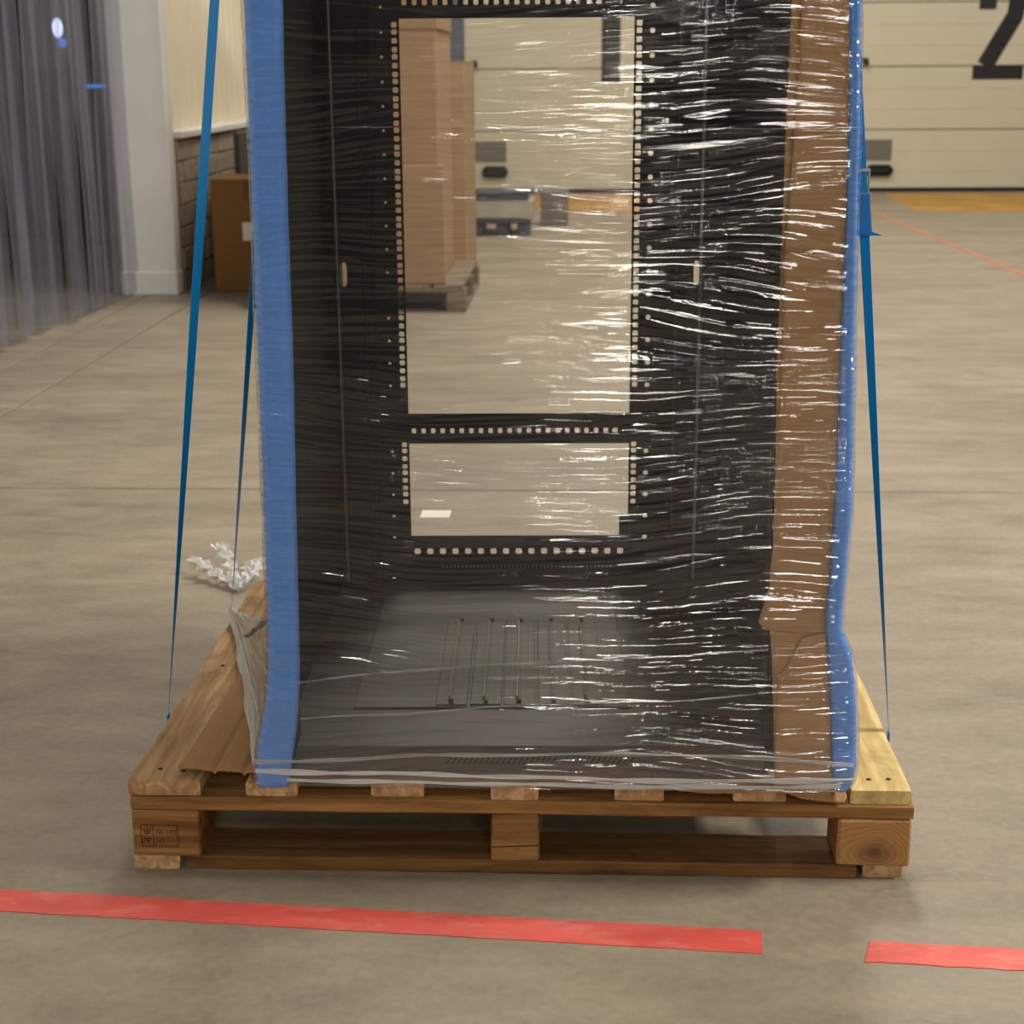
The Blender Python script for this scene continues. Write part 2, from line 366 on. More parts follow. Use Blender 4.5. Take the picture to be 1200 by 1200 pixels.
strip('floor_tape', (0.496, -0.210, 0), (0.722, -0.2265, 0), 0.057, M['tape'], 'short red tape piece with a torn left end, right of the gap', 'floor tape', ragged=0.0015, n=12, ends=0.012)
strip('floor_tape', (2.585, 12.6, 0), (2.80, 5.2, 0), 0.042, M['tape_or'], 'faded thin orange line running across the far floor towards the door', 'floor tape', ragged=0.006, n=60)
def patch(pts, label):
    bm = bmesh.new(); prism_xy(bm, pts, 0.0003, 0.0014); return tag(bm_obj('floor_marking', bm, M['yellow']), label, 'floor marking')
patch([(3.05, 13.9), (2.97, 12.0), (3.25, 11.75), (6.2, 11.75), (6.2, 13.9)], 'worn yellow painted patch on the floor before door 2')
patch([(-0.62, 13.9), (-0.5, 11.9), (2.2, 11.8), (2.2, 13.9)], 'worn orange yellow patch on the floor before the door seen through the rack')

# ------------------------------------------------------------------ back wall with the two dock doors
DY = 14.14
WB = empty('wall_back', (0, DY, 0)); tag(WB, 'pale rear wall of the hall around the dock doors', kind='structure')
for x0, x1, z0, z1 in ((-6, -1.16, 0, 7), (2.06, 2.70, 0, 7), (5.86, 12, 0, 7), (-1.16, 2.06, 4.2, 7), (2.70, 5.86, 4.2, 7)):
    boxo('wall_segment', x0, x1, DY+0.06, DY+0.26, z0, z1, M['hall_wall'], WB, 0)
def digit_two(x0, x1, z0, z1, y0, y1, th):
    bm = bmesh.new()
    prism_xz(bm, [(x0, z0), (x1, z0), (x1, z0+0.135), (x0, z0+0.135)], y0-0.001, y1)
    cx = (x0+x1)/2+0.005; r = (x1-x0)/2-th/2-0.02; cz = z1-th/2-r
    path = [(cx-r, cz-0.22), (cx-r, cz)]
    for a in range(170, -1, -17): path.append((cx+r*math.cos(math.radians(a)), cz+r*math.sin(math.radians(a))))
    path += [(cx+r*0.97, cz-0.16), (cx+r*0.86, cz-0.28), (x0+th*0.70, z0+0.13)]
    L = []; R = []
    for i, p in enumerate(path):
        a = Vector(path[max(0, i-1)]); b = Vector(path[min(len(path)-1, i+1)]); d = (b-a).normalized(); nrm = Vector((-d.y, d.x))
        L.append(Vector(p)+nrm*th/2); R.append(Vector(p)-nrm*th/2)
    for i in range(len(path)-1):
        prism_xz(bm, [tuple(L[i]), tuple(L[i+1]), tuple(R[i+1]), tuple(R[i])], y0, y1)
    return bm
def dock_door(name, X0, label, digit, hx):
    d = empty(name, (X0+1.54, DY, 0)); tag(d, label, kind='structure')
    for k in range(7):
        z0 = 0.03+k*0.603 if k == 0 else k*0.603+0.006; z1 = (k+1)*0.603-0.006
        bm = bmesh.new(); box(bm, X0, X0+3.08, DY, DY+0.045, z0, z1, 0.006)
        for q in (0.34, 0.67):
            zc = k*0.603+0.603*q; box(bm, X0+0.02, X0+3.06, DY-0.003, DY+0.01, zc-0.004, zc+0.004, 0.0015)
        p = bm_obj('panel', bm, M['door'], d)
        bm = bmesh.new(); box(bm, X0, X0+3.08, DY+0.02, DY+0.04, z1-0.002, z1+0.014, 0)
        bm_obj('panel_joint', bm, M['joint_line'], p)
    boxo('bottom_seal', X0-0.01, X0+3.09, DY-0.01, DY+0.04, 0.0, 0.042, M['seal'], d, 0.006)
    for s in (X0-0.06, X0+3.08): boxo('guide_rail', s, s+0.06, DY-0.03, DY+0.06, 0, 4.2, M['zinc'], d, 0.004)
    if digit == 1:
        bm = bmesh.new(); prism_xz(bm, [(0.276, 1.075), (0.463, 1.075), (0.463, 2.18), (0.33, 2.18), (0.05, 1.95), (0.05, 1.78), (0.276, 1.94)], DY-0.003, DY)
        bm_obj('number', bm, M['digit'], d)['label'] = 'black number 1'
    else:
        bm_obj('number', digit_two(3.905, 4.395, 1.08, 2.18, DY-0.003, DY, 0.165), M['digit'], d)['label'] = 'black number 2'
    boxo('kick_plate', hx, hx+0.33, DY-0.006, DY, 0.305, 0.51, M['greyplate'], d, 0.002)
    bm = bmesh.new(); box(bm, hx+0.085, hx+0.345, DY-0.045, DY-0.005, 0.155, 0.268, 0.036)
    hd = bm_obj('handle', bm, M['seal'], d); hd['label'] = 'black recessed oval handle'
    boxo('handle_recess', hx+0.125, hx+0.305, DY-0.049, DY-0.04, 0.19, 0.233, M['digit'], hd, 0.008)
    bm = bmesh.new(); box(bm, hx-0.02, hx+0.05, DY-0.05, DY, 1.255, 1.29, 0.006); box(bm, hx+0.01, hx+0.055, DY-0.06, DY-0.02, 1.225, 1.26, 0.008)
    bm_obj('latch', bm, M['digit'], d)
dock_door('door_1', -1.1, 'cream sectional dock door seen through the rack, with a black number stem', 1, -1.0)
dock_door('door_2', 2.76, 'cream sectional dock door with a big black 2, right of the wrapped rack', 2, 2.835)

# ------------------------------------------------------------------ left wall
WX = -2.15
WL = empty('wall_left', (WX, 7, 0)); tag(WL, 'left wall of white pier, grey block base and cream cladding', kind='structure')
boxo('pier', -2.47, -2.165, 6.60, 6.74, 0.0, 5.0, M['white_wall'], WL, 0.006)
boxo('pier_plinth', -2.475, -2.16, 6.58, 6.74, 0.0, 0.13, M['white_wall'], WL, 0.006)
boxo('mortar_bed', -2.45, WX-0.008, 6.74, 14.1, 0.0, 0.84, M['mortar'], WL, 0)
brick_me = None; cnt = 0
for r in range(7):
    for c in range(18):
        z0 = 0.004+r*0.12; y0 = 6.742+c*0.26-(0.13 if r % 2 else 0); y1 = y0+0.252
        if y0 < 6.742: y0 = 6.742
        ins = random.uniform(0, 0.008)
        boxo('brick', WX-0.06, WX+0.004-ins, y0, y1, z0, z0+0.112, M['brick'], WL, 0.004, 0.0015)
boxo('sill', -2.45, WX+0.03, 6.74, 14.1, 0.845, 0.885, M['white_wall'], WL, 0.006)
V = []; F = []
for i in range(0, 190):
    y = 6.75 + i*0.04; x = WX-0.06+(0.0 if i % 4 in (0, 1) else -0.03)
    V += [(x, y, 0.885), (x, y, 5.0)]
    if i: F.append((2*i-2, 2*i, 2*i+1, 2*i-1))
mesh_obj('cladding', V, F, M['clad'], WL)
boxo('wall_segment', -2.62, -2.46, -6, 2.9, 0, 5.0, M['white_wall'], WL, 0)
boxo('lintel', -2.62, -2.46, 2.9, 6.56, 3.0, 5.0, M['white_wall'], WL, 0)
# dark room behind the strips
BR = empty('wall_side_room', (-4.7, 6, 0)); tag(BR, 'dark side room walls and ceiling behind the strip curtain', kind='structure')
boxo('room_wall', -7.0, -6.9, 1.5, 13.2, 0, 3.2, M['dark_wall'], BR, 0)
boxo('room_wall', -7.0, -2.62, 13.1, 13.2, 0, 3.2, M['dark_wall'], BR, 0)
boxo('room_wall', -7.0, -2.62, 1.4, 1.5, 0, 3.2, M['dark_wall'], BR, 0)
boxo('room_wall', -2.53, -2.48, 6.745, 13.1, 0, 3.2, M['dark_wall'], BR, 0)
boxo('room_ceiling', -7.0, -2.62, 1.4, 13.2, 3.2, 3.3, M['dark_wall'], BR, 0)
def locker(x0, x1, y0, y1, h, label, mat, cat='cabinet', rows=2):
    c = empty('storage_cabinet', ((x0+x1)/2, (y0+y1)/2, 0), label, cat)
    boxo('body', x0, x1, y0, y1, 0.04, h, mat, c, 0.006); boxo('plinth', x0+0.02, x1-0.02, y0+0.02, y1-0.02, 0, 0.04, M['seal'], c, 0)
    for k in range(rows):
        wd = (x1-x0)/rows
        dr = boxo('door', x0+k*wd+0.006, x0+(k+1)*wd-0.006, y0-0.018, y0, 0.06, h-0.02, mat, c, 0.003)
        boxo('handle', x0+(k+1)*wd-0.06, x0+(k+1)*wd-0.04, y0-0.04, y0-0.016, h*0.5, h*0.5+0.12, M['steel'], dr, 0.003)
    return c
locker(-4.75, -3.55, 10.6, 11.1, 1.25, 'low dark cabinet in the side room behind the strip curtain', M['cab'])
locker(-4.3, -4.02, 9.6, 10.0, 1.0, 'narrow black locker standing before the low cabinet', M['darkopen'], rows=1)
locker(-3.5, -2.75, 9.2, 9.8, 2.3, 'tall dark cabinet behind the inner end of the strip curtain', M['cab'])
t = empty('wall_lamp', (-3.62, 9.1, 1.45), 'small lit lamp glowing behind the plastic strips', 'lamp')
boxo('lamp_housing', -3.56, -3.49, 9.11, 9.15, 0.0, 1.75, M['cab'], t, 0.004)
bm = bmesh.new(); bmesh.ops.create_icosphere(bm, subdivisions=2, radius=0.045); bmesh.ops.scale(bm, verts=bm.verts, vec=(0.8, 0.6, 1.5)); bmesh.ops.translate(bm, verts=bm.verts, vec=(-3.525, 9.1, 1.50))
bm_obj('lamp_shade', bm, M['lampglow'], t, True)
bm = bmesh.new(); bmesh.ops.create_icosphere(bm, subdivisions=2, radius=0.032); bmesh.ops.translate(bm, verts=bm.verts, vec=(-3.50, 9.1, 1.40))
bm_obj('indicator_light', bm, M['blueglow'], t, True)
t = empty('light_bar', (-3.3, 9.1, 1.1), 'thin blue lit bar on the tall cabinet in the side room', 'light')
boxo('housing', -3.37, -3.13, 9.12, 9.152, 1.085, 1.135, M['cab'], t, 0.004); boxo('light_tube', -3.36, -3.14, 9.105, 9.12, 1.098, 1.122, M['blueglow'], t, 0.003)
# strip curtain
CU = empty('strip_curtain', (-2.43, 4.8, 0), 'clear bluish plastic strip curtain hanging in the left doorway', 'curtain')
boxo('hanging_rail', -2.60, -2.36, 2.9, 6.58, 2.96, 3.0, M['zinc'], CU, 0.004)
k = 0; y = 2.95
while y < 6.50:
    V = []; F = []; nx = 9; nz = 14; wd = 0.21; ph = random.uniform(0, 6); lean = random.uniform(-0.02, 0.02); bow = random.choice((-1, 1))*random.uniform(0.012, 0.024)
    zb = random.uniform(0.012, 0.03)
    for j in range(nz+1):
        z = zb+(2.97-zb)*j/nz; tt = 1-j/nz
        for i in range(nx+1):
            s = i/nx-0.5
            V.append((-2.484+0.054*(y-4.67)+(0.010 if k % 2 else -0.010)+bow*(1-4*s*s)+0.012*math.sin(z*2.1+ph)*tt+0.008*math.sin(s*9+ph+z), y+wd/2+s*wd+lean*tt, z))
    for j in range(nz):
        for i in range(nx): a = j*(nx+1)+i; F.append((a, a+1, a+nx+2, a+nx+1))
    mesh_obj('strip', V, F, M['pvc'], CU, True)
    y += random.uniform(0.135, 0.165); k += 1

# things along the left wall
def carton(name, x0, x1, y0, y1, z0, z1, label, mat, lbl=None, group=None, top=True):
    c = empty(name, ((x0+x1)/2, (y0+y1)/2, z0), label, 'box', group)
    boxo('body', x0, x1, y0, y1, z0, z1-0.006, mat, c, 0.006)
    ym = (y0+y1)/2
    boxo('flap', x0, x1, y0, ym-0.002, z1-0.006, z1, mat, c, 0.001); boxo('flap', x0, x1, ym+0.002, y1, z1-0.006, z1, mat, c, 0.001)
    boxo('packing_tape', (x0+x1)/2-0.0, (x0+x1)/2+0.05, y0-0.0015, y0+0.002, z1-0.12, z1, M['card_edge'] if mat in (M['card_pale'], M['card_dark']) else mat, c, 0)
    if lbl: boxo('paper_label', *lbl, M['paper'], c, 0)
    return c
carton('cardboard_box', -1.97, -1.60, 6.70, 7.2, 0, 0.625, 'brown cardboard box with a white label against the block wall', M['card_dark'], (-1.80, -1.66, 6.697, 6.701, 0.29, 0.39))
o = boxo('timber_board', -1.945, -1.915, 7.25, 8.2, 0.0, 0.86, M['cab'], None, 0.004); tag(o, 'dark board on edge along the block wall behind the labelled box', 'board')

# goods seen through the rack
def skid(x0, x1, y0, y1, h, label):
    s = empty('wooden_pallet', ((x0+x1)/2, (y0+y1)/2, 0), label, 'pallet')
    n = 6
    for i in range(n):
        a = x0+(x1-x0)*i/n; boxo('deck_board', a+0.012, x0+(x1-x0)*(i+1)/n-0.012, y0, y1, h-0.02, h, M['skid'], s, 0.002)
    for yy in (y0, (y0+y1)/2-0.05, y1-0.1):
        boxo('stringer', x0, x1, yy, yy+0.1, h-0.04, h-0.02, M['skid'], s, 0.002)
        for xx in (x0, (x0+x1)/2-0.05, x1-0.1): boxo('block', xx, xx+0.1, yy, yy+0.1, 0.02, h-0.04, M['skid'], s, 0.003)
    for xx in (x0, (x0+x1)/2-0.05, x1-0.1): boxo('runner', xx, xx+0.1, y0, y1, 0, 0.02, M['skid'], s, 0.002)
skid(-1.55, -0.50, 5.93, 7.05, 0.14, 'weathered pallet far behind the rack carrying tall cartons')
carton('tall_carton', -1.50, -0.634, 6.00, 6.88, 0.142, 1.395, 'tall brown carton on the far pallet seen through the rack', M['card_pale'])
carton('tall_carton', -1.52, -0.625, 6.00, 6.86, 1.397, 2.0, 'upper brown carton stacked on the tall carton on the far pallet', M['card_pale'])
o = boxo('carton_sheet', -1.45, -0.605, 5.945, 5.985, 0.142, 0.74, M['card_pale'], None, 0.004); tag(o, 'low flat carton sheet leaning before the tall carton', 'cardboard')
carton('tall_carton', -1.40, -0.585, 7.25, 8.1, 0.0, 1.25, 'brown carton standing on the floor behind the far pallet', M['card_pale'])
t = empty('steel_column', (-0.75, 9.6, 0), 'grey steel column rising behind the cartons, seen through the rack', 'column')
boxo('flange', -0.875, -0.765, 9.60, 9.62, 0.012, 5.0, M['lilac'], t, 0.002); boxo('flange', -0.875, -0.765, 9.78, 9.80, 0.012, 5.0, M['lilac'], t, 0.002)
boxo('web', -0.83, -0.81, 9.62, 9.78, 0.012, 5.0, M['navy'], t, 0); boxo('base_plate', -0.90, -0.74, 9.55, 9.85, 0, 0.012, M['navy'], t, 0.002)
t = empty('plastic_pallet', (-0.5, 10.1, 0), 'low dark plastic pallet on the floor near the far door', 'pallet')
boxo('deck', -0.74, -0.30, 9.82, 10.4, 0.09, 0.13, M['navy'], t, 0.004)
for xx in (-0.74, -0.55, -0.39):
    boxo('foot', xx, xx+0.09, 9.83, 10.38, 0.0, 0.09, M['navy'], t, 0.004)
carton('storage_box', -0.72, -0.27, 9.83, 10.3, 0.131, 0.255, 'pale grey box lying on the dark plastic pallet near the far door', M['greybox'])
t = empty('flat_case', (-0.5, 10.1, 0.256), 'thin dark case on top of the pale grey box', 'case')
boxo('case_body', -0.70, -0.31, 9.85, 10.25, 0.256, 0.30, M['navy'], t, 0.006); boxo('case_lid', -0.70, -0.31, 9.85, 10.25, 0.302, 0.325, M['navy'], t, 0.006)
carton('storage_box', -0.24, -0.02, 10.6, 11.0, 0.0, 0.27, 'small grey box on the floor right of the dark plastic pallet', M['greyplate'])

# ------------------------------------------------------------------ pallet
PA = empty('wooden_pallet', (0, 0.5, 0), 'worn wooden pallet with stamped corner block carrying the wrapped rack', 'pallet')
T1, T0, S0, B0 = 0.144, 0.122, 0.100, 0.022
boards = [(-0.600, -0.487, 'y'), (-0.420, -0.340, 'y'), (-0.225, -0.143, 'y'), (-0.040, 0.033, 'y'), (0.150, 0.225, 'y'), (0.330, 0.410, 'y'), (0.508, 0.600, 'o')]
for i, (a, b, q) in enumerate(boards):
    o = board('deck_board', a, b, 0.004+random.uniform(0, 0.008), 1.0, T0+0.0005, T1+(0.004 if i == 0 else 0), M['osb'] if q == 'o' else M['wood_y'], PA, 14, 0.002 if i in (0, 6) else 0.001)
    if i == 0: tag(o, 'grey-stained weathered deck board')
    if q == 'o': tag(o, 'pale yellow rough deck board')
    for yy in (0.05, 0.5, 0.95):
        for xx in (a+(b-a)*0.35, a+(b-a)*0.68):
            if i in (0, 6):
                bm = bmesh.new(); bmesh.ops.create_cone(bm, cap_ends=True, segments=8, radius1=0.004, radius2=0.004, depth=0.002)
                bmesh.ops.translate(bm, verts=bm.verts, vec=(xx, yy+random.uniform(-0.02, 0.02), T1+(0.0045 if i == 0 else 0.0005))); bm_obj('nail', bm, M['ink'], o)
for yy in (0.0, 0.45, 0.9): board('stringer_board', -0.598, 0.602, yy, yy+0.1, S0, T0, M['wood_x'], PA, 16, 0.0012)
for j, yy in enumerate((0.0, 0.45, 0.9)):
    for i, (a, b) in enumerate(((-0.598, -0.492), (-0.040, 0.034), (0.490, 0.600))):
        m = M['end'] if (i == 2 and j == 0) else (M['wood_x'] if i != 1 else M['wood_x'])
        o = boxo('block', a, b, yy-(0.002 if j == 0 else 0), yy+0.1, B0, S0-0.0005, m, PA, 0.003, 0.001)
        if j == 0 and i == 0: STB = o
        if j == 0 and i == 2: o['label'] = 'corner block with end grain rings'
        if j == 0 and i == 1:
            bm = bmesh.new(); box(bm, a+0.002, b-0.001, yy-0.0028, yy+0.002, 0.0475, 0.0488, 0)
            bmesh.ops.rotate(bm, verts=bm.verts, cent=(0, 0, 0.048), matrix=Matrix.Rotation(-0.05, 3, 'Y')); bm_obj('crack', bm, M['slot'], o)
board('bottom_board', -0.600, -0.528, 0.0, 1.0, 0.0, B0, M['wood_y'], PA, 10)
board('bottom_board', 0.532, 0.592, 0.006, 1.0, 0.0, B0, M['wood_y'], PA, 10)
board('bottom_board', -0.515, 0.520, 0.0, 0.1, 0.0, B0, M['wood_x_dark'], PA, 14)
board('bottom_board', -0.515, 0.520, 0.9, 1.0, 0.0, B0, M['wood_x_dark'], PA, 14)
board('bottom_board', -0.04, 0.034, 0.1, 0.9, 0.0, B0, M['wood_y'], PA, 10)
# stamp on the corner block
def text_bm(bm, s, size, x, z, y, rot=0.0):
    cu = bpy.data.curves.new('txt', 'FONT'); cu.body = s; cu.size = size; cu.resolution_u = 2
    o = bpy.data.objects.new('txt', cu); COL.objects.link(o); dg = bpy.context.evaluated_depsgraph_get(); me = bpy.data.meshes.new_from_object(o.evaluated_get(dg))
    b2 = bmesh.new(); b2.from_mesh(me)
    Mx = Matrix.Translation((x, y, z)) @ Matrix.Rotation(math.pi/2, 4, 'X') @ Matrix.Rotation(rot, 4, 'Z')
    bmesh.ops.transform(b2, verts=b2.verts, matrix=Mx); tmp = bpy.data.meshes.new('t'); b2.to_mesh(tmp); b2.free(); bm.from_mesh(tmp)
    bpy.data.objects.remove(o); bpy.data.curves.remove(cu)
def line(bm, x0, z0, x1, z1, y, wd=0.0011):
    d = Vector((x1-x0, z1-z0)).normalized(); n = Vector((-d.y, d.x))*wd/2
    vs = [bm.verts.new((px, y, pz)) for px, pz in ((x0+n.x, z0+n.y), (x1+n.x, z1+n.y), (x1-n.x, z1-n.y), (x0-n.x, z0-n.y))]
    bm.faces.new(vs)
bm = bmesh.new(); ysf = -0.0036
sx0, sx1, sz0, sz1, sm = -0.584, -0.527, 0.040, 0.076, -0.565
for a in ((sx0, sz0, sx1, sz0), (sx0, sz1, sx1, sz1), (sx0, sz0, sx0, sz1), (sx1, sz0, sx1, sz1), (sm, sz0, sm, sz1)): line(bm, *a, ysf)
text_bm(bm, 'NL-102', 0.0104, sm+0.004, 0.061, ysf); text_bm(bm, 'HT', 0.0104, sm+0.004, 0.0455, ysf)
for a in ((-0.579, 0.062, -0.579, 0.070), (-0.5745, 0.060, -0.5745, 0.0735), (-0.570, 0.062, -0.570, 0.070), (-0.579, 0.062, -0.570, 0.062), (-0.579, 0.0655, -0.570, 0.0655),
          (-0.581, 0.046, -0.578, 0.055), (-0.578, 0.055, -0.575, 0.050), (-0.575, 0.050, -0.572, 0.056), (-0.572, 0.056, -0.569, 0.051), (-0.5735, 0.044, -0.5735, 0.050), (-0.577, 0.0495, -0.570, 0.0495), (-0.583, 0.044, -0.583, 0.052)):
    line(bm, *a, ysf, 0.0013)
bm_obj('stamp', bm, M['ink'], STB)['label'] = 'burnt-in stamp reading NL-102 HT'

# cardboard sheets under the rack
def sheet(name, pts, z, th, label, folds=(), lift=None, mat='card_flat', cat='cardboard', wob=0.0015):
    """cardboard sheet: outline given as left/right edge per y row, with raised fold creases along y"""
    ny = len(pts); nx = 64; V = []; F = []
    for lay in (0, 1):
        for j, (yv, xa, xb) in enumerate(pts):
            for i in range(nx+1):
                x = xa+(xb-xa)*i/nx; zz = z
                for fx, fd in folds: zz += fd*math.exp(-((x-fx)/0.003)**2)
                if lift: zz += lift(x, yv)
                zz += wob*math.sin(x*37+yv*11)
                V.append((x, yv+(random.uniform(-0.0015, 0.0015) if j == 0 and lay == 0 else 0), zz+(th if lay else 0)))
    W = nx+1; N = ny*W
    for j in range(ny-1):
        for i in range(nx):
            a = j*W+i; F.append((a, a+W, a+W+1, a+1)); F.append((N+a, N+a+1, N+a+W+1, N+a+W))
    ring = [j*W for j in range(ny)] + [(ny-1)*W+i for i in range(1, W)] + [j*W+nx for j in range(ny-2, -1, -1)] + [i for i in range(nx-1, 0, -1)]
    for i in range(len(ring)): a, b = ring[i], ring[(i+1) % len(ring)]; F.append((a, b, N+b, N+a))
    bm = bmesh.new(); vs = [bm.verts.new(v) for v in V]
    for f in F: bm.faces.new([vs[i] for i in f])
    return tag(bm_obj(name, bm, M[mat], None, True), label, cat)
sheet('cardboard_sheet', [(0.025, -0.527, -0.375), (0.05, -0.524, -0.375), (0.25, -0.518, -0.375), (0.46, -0.510, -0.375), (0.60, -0.506, -0.375), (0.72, -0.50, -0.375)], 0.1535, 0.004,
      'flat brown cardboard sheet with two fold lines on the left pallet boards', folds=((-0.470, -0.005), (-0.424, -0.005)), lift=lambda x, y: 0.006*max(0, 1-abs(x+0.527)/0.05))
sheet('cardboard_sheet', [(0.014, -0.372, 0.205), (0.3, -0.372, 0.205), (0.6, -0.372, 0.205), (0.97, -0.372, 0.205)], 0.1452, 0.0025, 'large flat cardboard sheet added between the pallet boards and the rack to block light', mat='card_dark', wob=0.0002)  # liner spread over the deck gaps, added to keep the space below dark
sheet('cardboard_sheet', [(0.000, 0.215, 0.405), (0.02, 0.21, 0.41), (0.12, 0.21, 0.41)], 0.1450, 0.0028, 'thin torn cardboard edge sticking out under the wrapped front', lift=lambda x, y: -0.004*math.sin((x-0.21)/0.2*math.pi)*max(0, 1-y/0.05))
sheet('cardboard_sheet', [(-0.012, 0.430, 0.495), (0.0, 0.405, 0.500), (0.05, 0.41, 0.500), (0.16, 0.42, 0.498)], 0.1445, 0.004, 'crushed folded cardboard corner poking out beside the right deck board', lift=lambda x, y: -0.012*max(0, 1-(y+0.012)/0.05)*(0.3+0.7*(x-0.405)/0.09))

# ------------------------------------------------------------------ server rack (built in its own frame, turned 1.7 degrees)
RZ = 0.03
RK = empty('server_rack', (0, 0, 0.158), 'black open server rack on a pallet, wrapped in clear film', 'server rack', None, RZ)
RX0, RX1, RZ0, RZ1, RF, RB = -0.3615, 0.402, 0.160, 1.815, 0.028, 0.93
FZ = 0.200; RY = 0.86
for x in (RX0, RX1-0.024):
    boxo('front_post', x, x+0.024, RF, RF+0.05, RZ0, RZ1, M['black'], RK, 0.002)
    boxo('rear_post', x if x < 0 else x+0.012, x+0.012 if x < 0 else x+0.024, RB-0.05, RB, RZ0, RZ1, M['black'], RK, 0.002)
boxo('side_panel', RX0-0.002, RX0+0.002, RF+0.05, RB-0.05, RZ0+0.01, RZ1, M['black_in'], RK, 0)
boxo('side_panel', RX1-0.002, RX1+0.002, RF+0.05, RB-0.05, RZ0+0.01, RZ1, M['black_in'], RK, 0)
boxo('top_panel', RX0, RX1, RF, RB, RZ1, RZ1+0.03, M['black'], RK, 0.004)
for x, y in ((RX0+0.05, RF+0.06), (RX1-0.05, RF+0.06), (RX0+0.05, RB-0.06), (RX1-0.05, RB-0.06)):
    bm = bmesh.new(); bmesh.ops.create_cone(bm, cap_ends=True, segments=14, radius1=0.02, radius2=0.016, depth=0.012); bmesh.ops.translate(bm, verts=bm.verts, vec=(x, y, 0.154)); bm_obj('levelling_foot', bm, M['black'], RK)
# sheet with holes: grid cells, holes as square or octagonal openings
def holed(name, x0, x1, z0, z1, y, th, sq=(), rd=(), mat=None, parent=None):
    xs = {round(x0, 5), round(x1, 5)}; zs = {round(z0, 5), round(z1, 5)}; kind = {}
    for lst, kd in ((sq, 's'), (rd, 'r')):
        for (cx, cz, hw, hh) in lst:
            if cz-hh < z0 or cz+hh > z1: continue
            xs |= {round(cx-hw, 5), round(cx+hw, 5)}; zs |= {round(cz-hh, 5), round(cz+hh, 5)}; kind[(round(cx-hw, 5), round(cz-hh, 5))] = (kd, cx, cz, hw, hh)
    xs = sorted(xs); zs = sorted(zs); V = {}; vs = []; F = []
    def vid(x, z):
        k = (round(x, 5), round(z, 5))
        if k not in V: V[k] = len(vs); vs.append((x, y, z))
        return V[k]
    holes = list(kind.values())
    def inside(xm, zm):
        for h in holes:
            if abs(xm-h[1]) < h[3] and abs(zm-h[2]) < h[4]: return h
    bands = {}
    done = set()
    for j in range(len(zs)-1):
        zm = (zs[j]+zs[j+1])/2
        near = [h for h in holes if abs(zm-h[2]) < h[4]]
        for i in range(len(xs)-1):
            xm = (xs[i]+xs[i+1])/2
            h = next((q for q in near if abs(xm-q[1]) < q[3]), None)
            if h is None: F.append((vid(xs[i], zs[j]), vid(xs[i+1], zs[j]), vid(xs[i+1], zs[j+1]), vid(xs[i], zs[j+1])))
            elif h not in done:
                done.add(h); kd, cx, cz, hw, hh = h
                q = 0.62 if kd == 's' else 0.41
                out = [(cx+hw, cz+hh), (cx-hw, cz+hh), (cx-hw, cz-hh), (cx+hw, cz-hh)]
                for (ox, oz), sx, sz in zip(out, (1, -1, -1, 1), (1, 1, -1, -1)):
                    F.append((vid(ox, oz), vid(cx+sx*hw*q, oz), vid(ox, cz+sz*hh*q)))
    bm = bmesh.new(); bv = [bm.verts.new(v) for v in vs]
    for f in F: bm.faces.new([bv[i] for i in f])
    bmesh.ops.recalc_face_normals(bm, faces=bm.faces)
    r = bmesh.ops.extrude_face_region(bm, geom=bm.faces[:]); bmesh.ops.translate(bm, verts=[g for g in r['geom'] if isinstance(g, bmesh.types.BMVert)], vec=(0, th, 0))
    return bm_obj(name, bm, mat, parent)
dx = 0.03*RY
WL0, WR0 = -0.2465+dx, 0.1905+dx          # window edges in rack frame
lz = [FZ+0.165+i*0.01482+(0.0011 if i % 3 == 1 else (-0.0011 if i % 3 == 2 else 0)) for i in range(0, 128)]
def rail(xin, side):
    cx = xin-0.0095*side*-1 if side > 0 else xin-0.0095
    sq = [(cx, z, 0.0052, 0.0050) for z in lz if not (0.498 < z < 0.602) and not (1.285 < z < 1.36)]
    rr = 0.0046 if side > 0 else 0.0026
    rd = [(cx+side*0.0245, 0.246+0.0445*i, rr, rr) for i in range(1, 41) if not (0.50 < 0.246+0.0445*i < 0.60)]
    xa, xb = (xin-0.055, xin) if side < 0 else (xin, xin+0.055)
    return holed('mounting_rail', xa, xb, FZ, RZ1, RY, 0.003, sq, rd, M['black'], RK)
rail(WL0, -1); rail(WR0, 1)
wz = lambda py: onY(600, py, RY).z
zw = [wz(645), wz(627), wz(519), wz(484), wz(21), wz(2), wz(504)]
def cross(z0, z1, zc, pitch, hw, hh):
    n = int((WR0-WL0-0.006)/pitch); x0 = WL0+0.006
    sq = [(x0+hw+i*pitch, zc, hw, hh) for i in range(n+1) if x0+2*hw+i*pitch < WR0-0.004] if pitch else []
    return holed('cross_bar', WL0-0.002, WR0+0.002, z0, z1, RY-0.004, 0.003, sq, (), M['black'], RK)
cross(zw[2]-0.0, zw[3], zw[6], 0.0190, 0.0045, 0.0052)
cross(FZ, zw[1], zw[0], 0.0256, 0.0062, 0.0062)
cross(zw[4], zw[5]+0.04, zw[5], 0.0190, 0.0045, 0.0052)
cross(1.70, RZ1, 1.76, 0.0190, 0.0045, 0.0052)
boxo('bracket', WR0-0.018, WR0+0.004, RY-0.012, RY-0.004, zw[1]-0.005, wz(603), M['black'], RK, 0.001)
